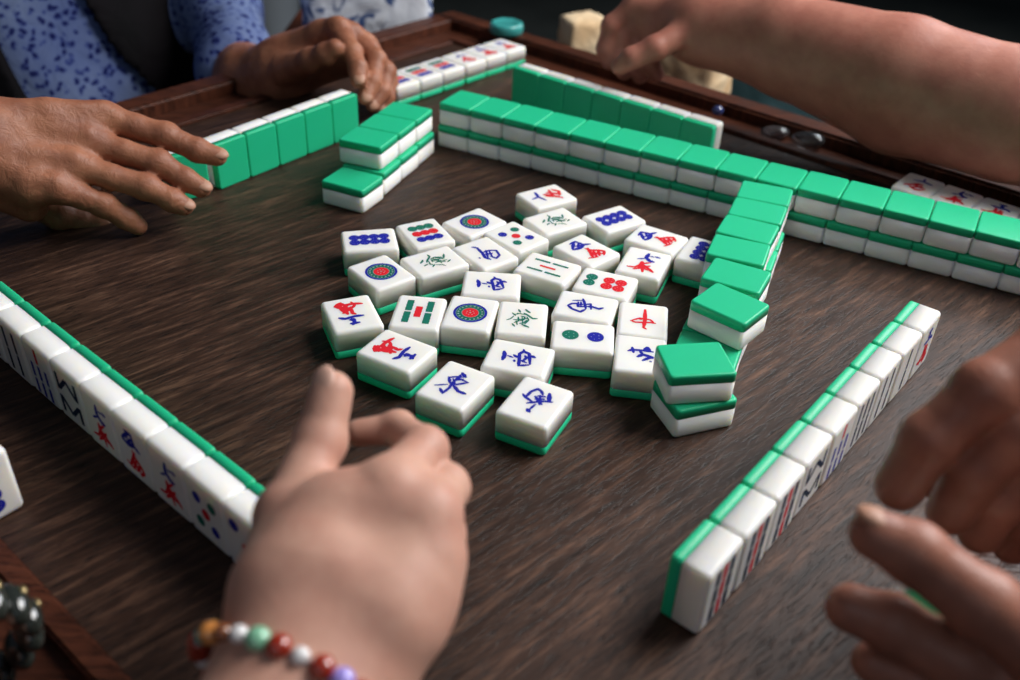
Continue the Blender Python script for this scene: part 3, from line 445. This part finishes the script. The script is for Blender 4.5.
# ------------------------------------------------------------------ the room
M['floor'] = mat('dark_floor', (.030, .034, .031), .6); t_, b_ = nt(M['floor'])
v_ = coords(t_); n_ = noise(t_, v_, 3, 5); r_ = ramp(t_, [(.3, (.020, .024, .022)), (.7, (.040, .044, .040))]); t_.links.new(n_.outputs['Fac'], r_.inputs['Fac']); t_.links.new(r_.outputs['Color'], b_.inputs['Base Color'])
M['wall'] = mat('dark_plaster', (.045, .05, .047), .9); t_, b_ = nt(M['wall'])
v_ = coords(t_); n_ = noise(t_, v_, 5, 5); bump(t_, b_, n_.outputs['Fac'], .3, .01)
def plane(name, P, m):
    return tag(link(name, mesh(name, P, [(0, 1, 2, 3)], [m], smooth=False)), kind='structure')
plane('floor', [(-3.5, -2.5, -.77), (4.5, -2.5, -.77), (4.5, 5.2, -.77), (-3.5, 5.2, -.77)], M['floor'])
plane('wall_far', [(-3.5, 5.2, -.77), (4.5, 5.2, -.77), (4.5, 5.2, 2.3), (-3.5, 5.2, 2.3)], M['wall'])
plane('wall_left', [(-3.5, -2.5, -.77), (-3.5, 5.2, -.77), (-3.5, 5.2, 2.3), (-3.5, -2.5, 2.3)], M['wall'])

# ------------------------------------------------------------------ bodies as one smooth surface from blended bones
def rc(P, a, b):
    A3 = np.array(a[:3]); B3 = np.array(b[:3]); d = B3-A3; L = max(d@d, 1e-12)
    h = np.clip(((P-A3)@d)/L, 0, 1); return np.linalg.norm(P-A3-h[..., None]*d, axis=-1) - (a[3] + (b[3]-a[3])*h)
def smin(a, b, k):
    h = np.clip(.5 + .5*(b-a)/k, 0, 1); return b + (a-b)*h - k*h*(1-h)
def chain(P, c, k):
    s = None
    for a, b in zip(c, c[1:]):
        q = rc(P, a, b); s = q if s is None else smin(s, q, k)
    return s
def grid(all_pts, vox, clip=None):
    pts = np.array([q for q in all_pts]); r = pts[:, 3:4]; lo = (pts[:, :3]-r).min(0)-4*vox; hi = (pts[:, :3]+r).max(0)+4*vox
    if clip is not None: lo = np.maximum(lo, clip[0]); hi = np.minimum(hi, clip[1])
    n = np.ceil((hi-lo)/vox).astype(int)+1
    ax = [lo[i] + vox*np.arange(n[i]) for i in range(3)]
    return lo, np.stack(np.meshgrid(*ax, indexing='ij'), -1)
def surface(D, lo, vox):
    import openvdb
    g = openvdb.FloatGrid(1.0); g.copyFromArray(np.ascontiguousarray(D.astype(np.float32)), tolerance=0)
    pts, tri, quads = g.convertToPolygons(isovalue=0.0, adaptivity=0.0)
    V = pts*vox + lo; Fs = [tuple(q) for q in quads] + [tuple(q) for q in tri]
    return V.tolist(), Fs
def hand_surface(h, wrinkles=0., dorsal=None):
    """fingers stay apart, each melts into the palm; returns verts, faces"""
    vox = h['vox']; everything = [q for c in h['palm']+h['fingers'] for q in c] + [q for c in (h['arm'], h['arm2']) for q in c]
    lo, P = grid(everything, vox)
    shape = P.shape[:3]; Pf = P.reshape(-1, 3).astype(np.float64)
    palm = None
    for c in h['palm']:
        q = chain(Pf, c, .004); palm = q if palm is None else smin(palm, q, .012)
    for c in (h['arm'], h['arm2']):
        if c: palm = smin(palm, chain(Pf, c, .01), .018)
    out = palm.copy()
    for c in h['fingers']:
        if dorsal is not None:                                    # bony fingers: slimmer between the joints
            cc = [c[0]]
            for a, b in zip(c, c[1:]): cc += [[(a[0]+b[0])/2, (a[1]+b[1])/2, (a[2]+b[2])/2, (a[3]+b[3])/2*.91], b]
            f = chain(Pf, cc, .0035)
        else: f = chain(Pf, c, .0035)
        for q in c[1:-1]:                                         # knuckles: slightly wider joints
            f = smin(f, np.linalg.norm(Pf-np.array(q[:3]), axis=-1) - q[3]*(1.04 if dorsal is None else 1.07), .003)
        out = smin(out, smin(palm, f, .007), .0008)
    if dorsal is not None:                                        # tendons fanning over the back of the hand
        n = np.array(dorsal, float); n /= np.linalg.norm(n)
        for c in h['palm'][:4]:
            tn = [list(np.array(q[:3]) + n*(q[3]*.86)) + [.0042] for q in c]
            out = smin(out, chain(Pf, tn, .004), .006)
    if wrinkles:
        x = Pf/.006; out += wrinkles*(np.sin(x[:, 0]*1.3+np.sin(x[:, 1]*.9)*1.6)*np.sin(x[:, 2]*1.1+x[:, 1]))
    return surface(out.reshape(shape), lo, vox)
def nails(h, parent, dorsal, which, m=None):
    for i in which:
        c = h['fingers'][i]; a, b = Vector(c[-2][:3]), Vector(c[-1][:3]); d = (b-a).normalized(); r = c[-1][3]
        n = Vector(dorsal[i] if isinstance(dorsal, dict) else dorsal); n = (n - d*n.dot(d)).normalized(); s = d.cross(n)
        V, Fs = ellipsoid(b + n*r*.62 + d*r*.15, (r*.95, r*.72, r*.36), (d, s, n))
        link('fingernail', mesh('fingernail', V, Fs, [m or M['nail']]), parent)
def clothes(name, chains, vox, m, parent, k=.04, sub=None, grow=0.):
    lo, P = grid([q for c in chains for q in c], vox); shape = P.shape[:3]; Pf = P.reshape(-1, 3); s = None
    for c in chains:
        q = chain(Pf, c, k); s = q if s is None else smin(s, q, k)
    s = s - grow
    x = Pf; s += .004*np.sin(x[:, 0]*38+x[:, 2]*21)*np.sin(x[:, 1]*33+x[:, 2]*17)         # soft folds
    if sub is not None: s = np.maximum(s, sub(Pf))
    V, Fs = surface(s.reshape(shape), lo, vox); return link(name, mesh(name, V, Fs, [m]), parent)

def person(label): o = empty('person', (0, 0, 0)); return tag(o, label, 'person', 'players around the table')
def settle(root, loc):
    """move the person's Empty to its base while the geometry stays put"""
    root.location = loc
    for c in list(C.objects):
        if c.parent is root: c.location = c.location - Vector(loc)

# near-left player: pale right hand with the bracelet, left wrist at the bottom left corner
p = person('near player with a pale hand wearing a beaded bracelet')
V, Fs = hand_surface(HAND_BRACELET); nv = len(V)
body = link('body', mesh('body', V, Fs, [M['skin_pale']]), p)
nails(HAND_BRACELET, p, (-.3, .2, .9), [4])
lo, P_ = grid(WRIST_NEAR_LEFT, .003); D_ = chain(P_.reshape(-1, 3), WRIST_NEAR_LEFT, .01); V2, F2 = surface(D_.reshape(P_.shape[:3]), lo, .003)
bm = bmesh.new(); bm.from_mesh(body.data); vs = [bm.verts.new(v) for v in V2]
for f in F2:
    try: bm.faces.new([vs[i] for i in f])
    except ValueError: pass
bm.to_mesh(body.data); bm.free(); body.data.polygons.foreach_set('use_smooth', [True]*len(body.data.polygons))
M['grey_shirt'] = cloth('grey_shirt', (.05, .055, .065), (.035, .04, .05))
clothes('shirt', [[[-.40, .0, -.35, .13], [-.41, -.02, .05, .14], [-.42, -.04, .38, .13]], [[-.36, -.04, .36, .07], [-.24, .0, .16, .055], [-.135, .085, .072, .045]], [[-.44, .06, .34, .07], [-.44, .14, .14, .055], [-.33, .17, .075, .045]]], .007, M['grey_shirt'], p)
settle(p, (-.40, .0, -.45))
# far-left player
p = person('person in blue floral shirt and dark vest, tanned hands on tiles')
V, Fs = hand_surface(HAND_OLD_RIGHT, .0002, (0, -.35, .93)); V2, F2 = hand_surface(HAND_OLD_LEFT, .0002, (.3, -.4, .86)); o = len(V)
link('body', mesh('body', V+V2, Fs+[tuple(i+o for i in f) for f in F2], [M['skin_old']]), p)
nails(HAND_OLD_RIGHT, p, (.5, -.35, .8), [0, 1, 2], M['nail_old']); nails(HAND_OLD_LEFT, p, (.25, -.9, .25), [0, 1, 2, 3], M['nail_old'])
clothes('floral_shirt', [P1_TORSO, P1_SLEEVE, P1_RARM], .006, M['floral'], p)
def opening(X):
    x, y, z = X[:, 0], X[:, 1], X[:, 2]
    l = -.60 + (.057-z)*.45; r = -.500 + (.057-z)*.54
    inside = np.maximum(np.maximum(l-x, x-r), y-1.16)
    return -inside
clothes('vest', [P1_TORSO], .006, M['vest'], p, sub=opening, grow=.012)
settle(p, (-.5, 1.25, -.3))
# far-right player
p = person('person in dark teal trousers reaching a ruddy forearm over the far rim')
V, Fs = hand_surface(HAND_OPPOSITE)
link('body', mesh('body', V, Fs, [M['skin_red']]), p)
clothes('trousers', P2_THIGH, .008, M['trousers'], p); clothes('shirt', [P2_SHIRT, P2_SLEEVE], .008, M['pale_shirt'], p)
settle(p, (.7, 1.2, -.3))
# near-right player
p = person('person at right edge, one brown hand gripping a green tile, the other curled')
V, Fs = hand_surface(HAND_RIGHT_LOW); V2, F2 = hand_surface(HAND_RIGHT_HIGH); o = len(V)
link('body', mesh('body', V+V2, Fs+[tuple(i+o for i in f) for f in F2], [M['skin_brown']]), p)
nails(HAND_RIGHT_LOW, p, (-.1, .3, .95), [0], M['nail_old'])
clothes('shirt', [[[.58, .04, -.35, .13], [.60, .03, .05, .14], [.62, .02, .38, .13]], [[.58, -.04, .34, .07], [.50, .0, .15, .055], [.345, .095, .085, .045]], [[.60, .12, .34, .07], [.56, .22, .16, .055], [.40, .27, .09, .045]]], .007, M['dark_sleeve'], p)
settle(p, (.60, .03, -.45))

# tile held between the fingers
t = tile('blank', 0, 0, 0, 0, UP, 'green-backed tile held between the fingers of the lower right hand', 'tile in the hand at the right')
c = Vector(MISC['heldtile'][:3]); d = (Vector(MISC['held_ax'][:3])-c).normalized(); view = (Vector(CAM['loc'])-c).normalized()
bk = (view - d*view.dot(d)).normalized(); y = d; z = -bk; x = y.cross(z)
m4 = Matrix.Identity(4)
for i, ax_ in enumerate((x, y, z)):
    for j_ in range(3): m4[j_][i] = ax_[j_]
t.matrix_world = Matrix.Translation(c - z*T*.5) @ m4

# ------------------------------------------------------------------ bracelets
bead_m = {'amber': mat('amber_glass', (.30, .022, .006), .08, spec=.8, coat=.6, sss=.2), 'clear': mat('milky_glass', (.72, .70, .70), .06, coat=1.),
          'jade': mat('jade_green', (.22, .50, .32), .12, coat=1.), 'violet': mat('violet_glass', (.34, .27, .72), .08, coat=1.), 'brown': mat('brown_glass', (.22, .07, .025), .1, coat=1.),
          'orange': mat('orange_glass', (.65, .25, .06), .1, coat=1.), 'teal': mat('teal_glass', (.03, .28, .24), .1, coat=1.)}
c = Vector(BRACELET['c'][:3]); ax1 = (Vector(BRACELET['toward'][:3])-c).normalized()
ex = Vector(BRACELET['across'][:3])-c; ex = (ex - ax1*ex.dot(ax1)).normalized(); ey = ax1.cross(ex)
br = empty('beaded_bracelet', tuple(c)); tag(br, 'beaded bracelet of amber, clear, violet and green glass beads on the near wrist', 'bracelet')
seq = ['amber', 'clear', 'amber', 'amber', 'brown', 'clear', 'amber', 'jade', 'clear', 'amber', 'orange', 'amber', 'clear', 'brown', 'amber', 'clear', 'amber', 'clear', 'amber', 'violet', 'amber', 'clear', 'amber', 'jade', 'clear', 'brown', 'orange', 'teal', 'amber']
nb = 29; RX, RY = .0375, .0295
V, Fs, I = [], [], []
for i in range(60):
    a = 2*PI*i/60
    for k in range(6):
        b = 2*PI*k/6; e = ex*math.cos(a)*RX + ey*math.sin(a)*RY; en = e.normalized(); q = e + en*math.cos(b)*.0006 + ax1*math.sin(b)*.0006; V.append(tuple(q))
for i in range(60):
    for k in range(6): Fs.append((i*6+k, ((i+1) % 60)*6+k, ((i+1) % 60)*6+(k+1) % 6, i*6+(k+1) % 6))
link('cord', mesh('cord', V, Fs, [bead_m['brown']]), br)
for i in range(nb):
    a = 2*PI*i/nb; s = seq[i % len(seq)]; r = .0046 if s in ('amber', 'violet', 'orange', 'jade') else .0034
    e = ex*math.cos(a)*RX + ey*math.sin(a)*RY
    v, f = ellipsoid(tuple(e), (r, r, r*.85), None, 12, 8); link('bead', mesh('bead', v, f, [bead_m[s]]), br)
# dark chunky bangle at the bottom left corner
gold = mat('dull_gold', (.33, .25, .12), .3, metal=.8); blk = mat('black_stone', (.02, .024, .02), .12, coat=1.)
c = Vector(BANGLE['c'][:3]); ax1 = (Vector(BANGLE['axis'][:3])-c).normalized(); ex = ax1.orthogonal().normalized(); ey = ax1.cross(ex)
bg = empty('stone_bangle', tuple(c)); tag(bg, 'dark chunky bangle with dull gold studs in the bottom left corner', 'bracelet')
for i in range(18):
    a = 2*PI*i/18; e = (ex*math.cos(a) + ey*math.sin(a))*.036
    en = e.normalized(); tn = ax1.cross(en)
    v, f = ellipsoid(tuple(e), (.0058, .0062, .010), (en, tn, ax1)); st_ = link('stone', mesh('stone', v, f, [blk]), bg)
    v, f = ellipsoid(tuple(e + en*.0052 + ax1*.003), (.0016, .0022, .0026), (en, tn, ax1), 8, 6); link('stud', mesh('stud', v, f, [gold]), st_)

# ------------------------------------------------------------------ small things on and behind the rim
def lump(name, c, r, m, label, cat, group=None, seed=0, n=16):
    rnd = random.Random(seed); V, Fs = ellipsoid((0, 0, r[2]), r, None, 20, 12)
    ph = [rnd.uniform(0, 6) for _ in range(4)]
    V = [(x*(1+.08*math.sin(9*y/r[1]*.5+ph[0])), y*(1+.08*math.sin(5*x/r[0]*.5+ph[1])), z) for x, y, z in V]
    o = link(name, mesh(name, V, Fs, [m])); o.location = c; return tag(o, label, cat, group)
def at(a, b): p_ = A*a + Bv*b; return p_
glass = mat('clear_glass', (.62, .66, .70), .06, trans=.95, ior=1.45)
p_ = Vector(MISC['pebble1'][:2]); lump('glass_pebble', (p_.x, p_.y, -.005), (.014, .010, .006), glass, 'smoky glass pebble in the rim groove, left of a larger clear one', 'pebble', 'glass pebbles in the rim groove', 1)
p_ = Vector(MISC['pebble2'][:2]); lump('glass_pebble', (p_.x, p_.y, -.005), (.017, .012, .0075), glass, 'larger clear glass pebble in the rim groove, with a bright glint', 'pebble', 'glass pebbles in the rim groove', 2)
p_ = Vector(MISC['bead_blue'][:2]); lump('glass_bead', (p_.x+.002, p_.y+.004, -.005 if False else .0035), (.006, .006, .005), mat('blue_glass', (.05, .07, .22), .1, coat=1.), 'small blue glass bead on the rim behind the far green row', 'bead', None, 3)
# turquoise round lid on the far corner of the rim
cp = A*(a1+.064) + Bv*(b0-.040)
cp = Vector(MISC['cap'][:2])
V, Fs = lathe([(.019, 0), (.0205, .001), (.0205, .009), (.0195, .0115), (.016, .013), (.015, .0122), (.002, .0122)], 40)
lid = link('round_lid', recalc(mesh('round_lid', V, Fs, [mat('turquoise_plastic', (.05, .36, .34), .3, coat=.4)]))); lid.location = (cp.x, cp.y, .0095)
tag(lid, 'small turquoise round lid on the far corner of the table rim', 'lid')

def crumple(name, c, sx, sy, sz, m, seed, rz, amp=.012, n=26):
    """a puffy crumpled packet: rounded cushion with sharp folds"""
    rnd = random.Random(seed); dirs = [(Vector((rnd.uniform(-1, 1), rnd.uniform(-1, 1), rnd.uniform(-1, 1))).normalized(), rnd.uniform(.2, .9)) for _ in range(26)]
    V, Fs = ellipsoid((0, 0, 0), (1, 1, 1), None, n*2, n)
    out = []
    for v in V:
        d = Vector(v); sq = max(abs(d.x), abs(d.y), abs(d.z)); q = d/(sq**.75)
        fold = sum(abs((d.dot(k_)*7*w_) % 2 - 1)-.5 for k_, w_ in dirs)/26*3
        out.append((q.x*sx*(1+fold*amp*8/1), q.y*sy*(1+fold*amp*8), q.z*sz*(1+fold*amp*5)))
    zmin = min(o_[2] for o_ in out); out = [(x, y, z-zmin) for x, y, z in out]
    o = link(name, mesh(name, out, Fs, [m])); o.location = c; o.rotation_euler = (0, 0, rz); return o
pk = cloth('printed_white_wrap', (.62, .66, .72), (.5, .55, .66), .35); t_, b_ = nt(pk)
v_ = coords(t_); n_ = noise(t_, v_, 26, 2, .5, 1.5); r_ = ramp(t_, [(.42, (.05, .09, .22)), (.50, (.66, .70, .78)), (.8, (.74, .77, .82))]); t_.links.new(n_.outputs['Fac'], r_.inputs['Fac']); t_.links.new(r_.outputs['Color'], b_.inputs['Base Color'])
bx, by = MISC['bag_a'][0], MISC['bag_a'][1]
stool_m = M['rim']
def stool(x, y, top, w, label):
    r = empty('wooden_stool', (x, y, -.77)); tag(r, label, 'stool')
    def bxm(x0, x1, y0, y1, z0, z1, b=.004):
        bm = bmesh.new(); bmesh.ops.create_cube(bm, size=1)
        for v in bm.verts: v.co = Vector(((x0+x1)/2 + v.co.x*(x1-x0), (y0+y1)/2 + v.co.y*(y1-y0), (z0+z1)/2 + v.co.z*(z1-z0)))
        bmesh.ops.bevel(bm, geom=bm.edges[:], offset=b, segments=2, affect='EDGES'); me = bpy.data.meshes.new('p'); bm.to_mesh(me); bm.free(); me.materials.append(stool_m); return me
    hh = top + .77
    link('seat', bxm(-w, w, -w, w, hh-.03, hh), r)
    for sx in (-1, 1):
        for sy in (-1, 1): link('leg', bxm(sx*(w-.025)-.016, sx*(w-.025)+.016, sy*(w-.025)-.016, sy*(w-.025)+.016, 0, hh-.03), r)
    return r
stool(bx, by+.02, -.035, .12, 'dark wooden stool behind the far corner, carrying the printed packet')
pkt = crumple('wrapped_packet', (bx, by, -.035), .083, .05, .046, pk, 5, math.radians(12), .012)
tag(pkt, 'crumpled white packet with dark blue print on the stool behind the rim', 'packet')
cr = MISC['cream']
cm = crumple('folded_cloth', (cr[0], cr[1], cr[2]-.04), .040, .04, .042, M['cream'], 9, math.radians(-30), .02)
tag(cm, 'cream cloth bundle lit between the ruddy hand and the rim', 'cloth')
cr = MISC['cream2']
cm = crumple('folded_cloth', (cr[0], cr[1], cr[2]-.03), .03, .03, .03, M['cream'], 4, math.radians(20), .02)
tag(cm, 'small cream cloth corner left of the ruddy hand', 'cloth')
# white bucket on the floor
bk_ = MISC['bucket']; V, Fs = lathe([(.11, 0), (.115, .004), (.145, .30), (.150, .303), (.150, .315), (.140, .315), (.138, .30), (.108, .01), (.001, .01)], 48)
rb = empty('plastic_bucket', (bk_[0], bk_[1], -.77)); tag(rb, 'pale grey plastic bucket on the floor behind the seated person in the vest', 'bucket')
link('pail', recalc(mesh('pail', V, Fs, [mat('grey_white_plastic', (.50, .55, .60), .4)])), rb)
V = []; Fs = []
for i in range(25):
    a = PI*i/24; c_ = Vector((math.cos(a)*.152, -.02-.06*math.sin(a), .30-.10*math.sin(a)))
    for k in range(6): b = 2*PI*k/6; V.append(tuple(c_ + Vector((math.cos(a)*math.cos(b), 0, math.sin(b)))*.004 + Vector((0, math.sin(b)*.002, 0))))
for i in range(24):
    for k in range(6): Fs.append((i*6+k, (i+1)*6+k, (i+1)*6+(k+1) % 6, i*6+(k+1) % 6))
link('handle', mesh('handle', V, Fs, [gold]), rb)

# ------------------------------------------------------------------ light: a big window off to the far right, plus an added dim fill
def area(name, loc, target, sx, sy, power, col):
    l = bpy.data.lights.new(name, 'AREA'); l.shape = 'RECTANGLE'; l.size = sx; l.size_y = sy; l.energy = power; l.color = col
    o = bpy.data.objects.new(name, l); C.objects.link(o); o.location = loc
    o.rotation_euler = (Vector(target)-Vector(loc)).to_track_quat('-Z', 'Y').to_euler(); return o
area('window_daylight', (1.0, .82, 1.15), (.18, .62, 0), .85, .85, 29, (1, .975, .95))
area('far_window_daylight', (2.2, 2.5, 1.6), (.25, .5, 0), 1.5, 1.2, 58, (.93, .96, 1))
area('room_fill', (-.6, -1.5, 2.0), (0, .5, 0), 1.6, 1.2, 5, (.80, .90, 1))  # added bluish fill from the camera side, lifts the shaded tile faces
wd = bpy.data.worlds.new('World'); bpy.context.scene.world = wd; wd.use_nodes = True
bgn = wd.node_tree.nodes['Background']; bgn.inputs['Color'].default_value = (.62, .78, 1, 1); bgn.inputs['Strength'].default_value = .07

# ------------------------------------------------------------------ camera
cam = bpy.data.cameras.new('Camera'); co = bpy.data.objects.new('Camera', cam); C.objects.link(co)
cam.sensor_width = 36; cam.lens = CAM['f']*36/1020; cam.clip_start = .01; cam.clip_end = 60
R3, U3, F3 = Vector(CAM['R']), Vector(CAM['U']), Vector(CAM['F'])
m4 = Matrix.Identity(4)
for i in range(3): m4[i][0] = R3[i]; m4[i][1] = U3[i]; m4[i][2] = -F3[i]; m4[i][3] = CAM['loc'][i]
co.matrix_world = m4
cam.dof.use_dof = True; cam.dof.focus_distance = .62; cam.dof.aperture_fstop = cam.lens/6.5
bpy.context.scene.camera = co
sc = bpy.context.scene
sc.view_settings.view_transform = 'Standard'; sc.view_settings.look = 'None'; sc.view_settings.exposure = 0; sc.view_settings.gamma = 1
sc.view_settings.use_curve_mapping = False
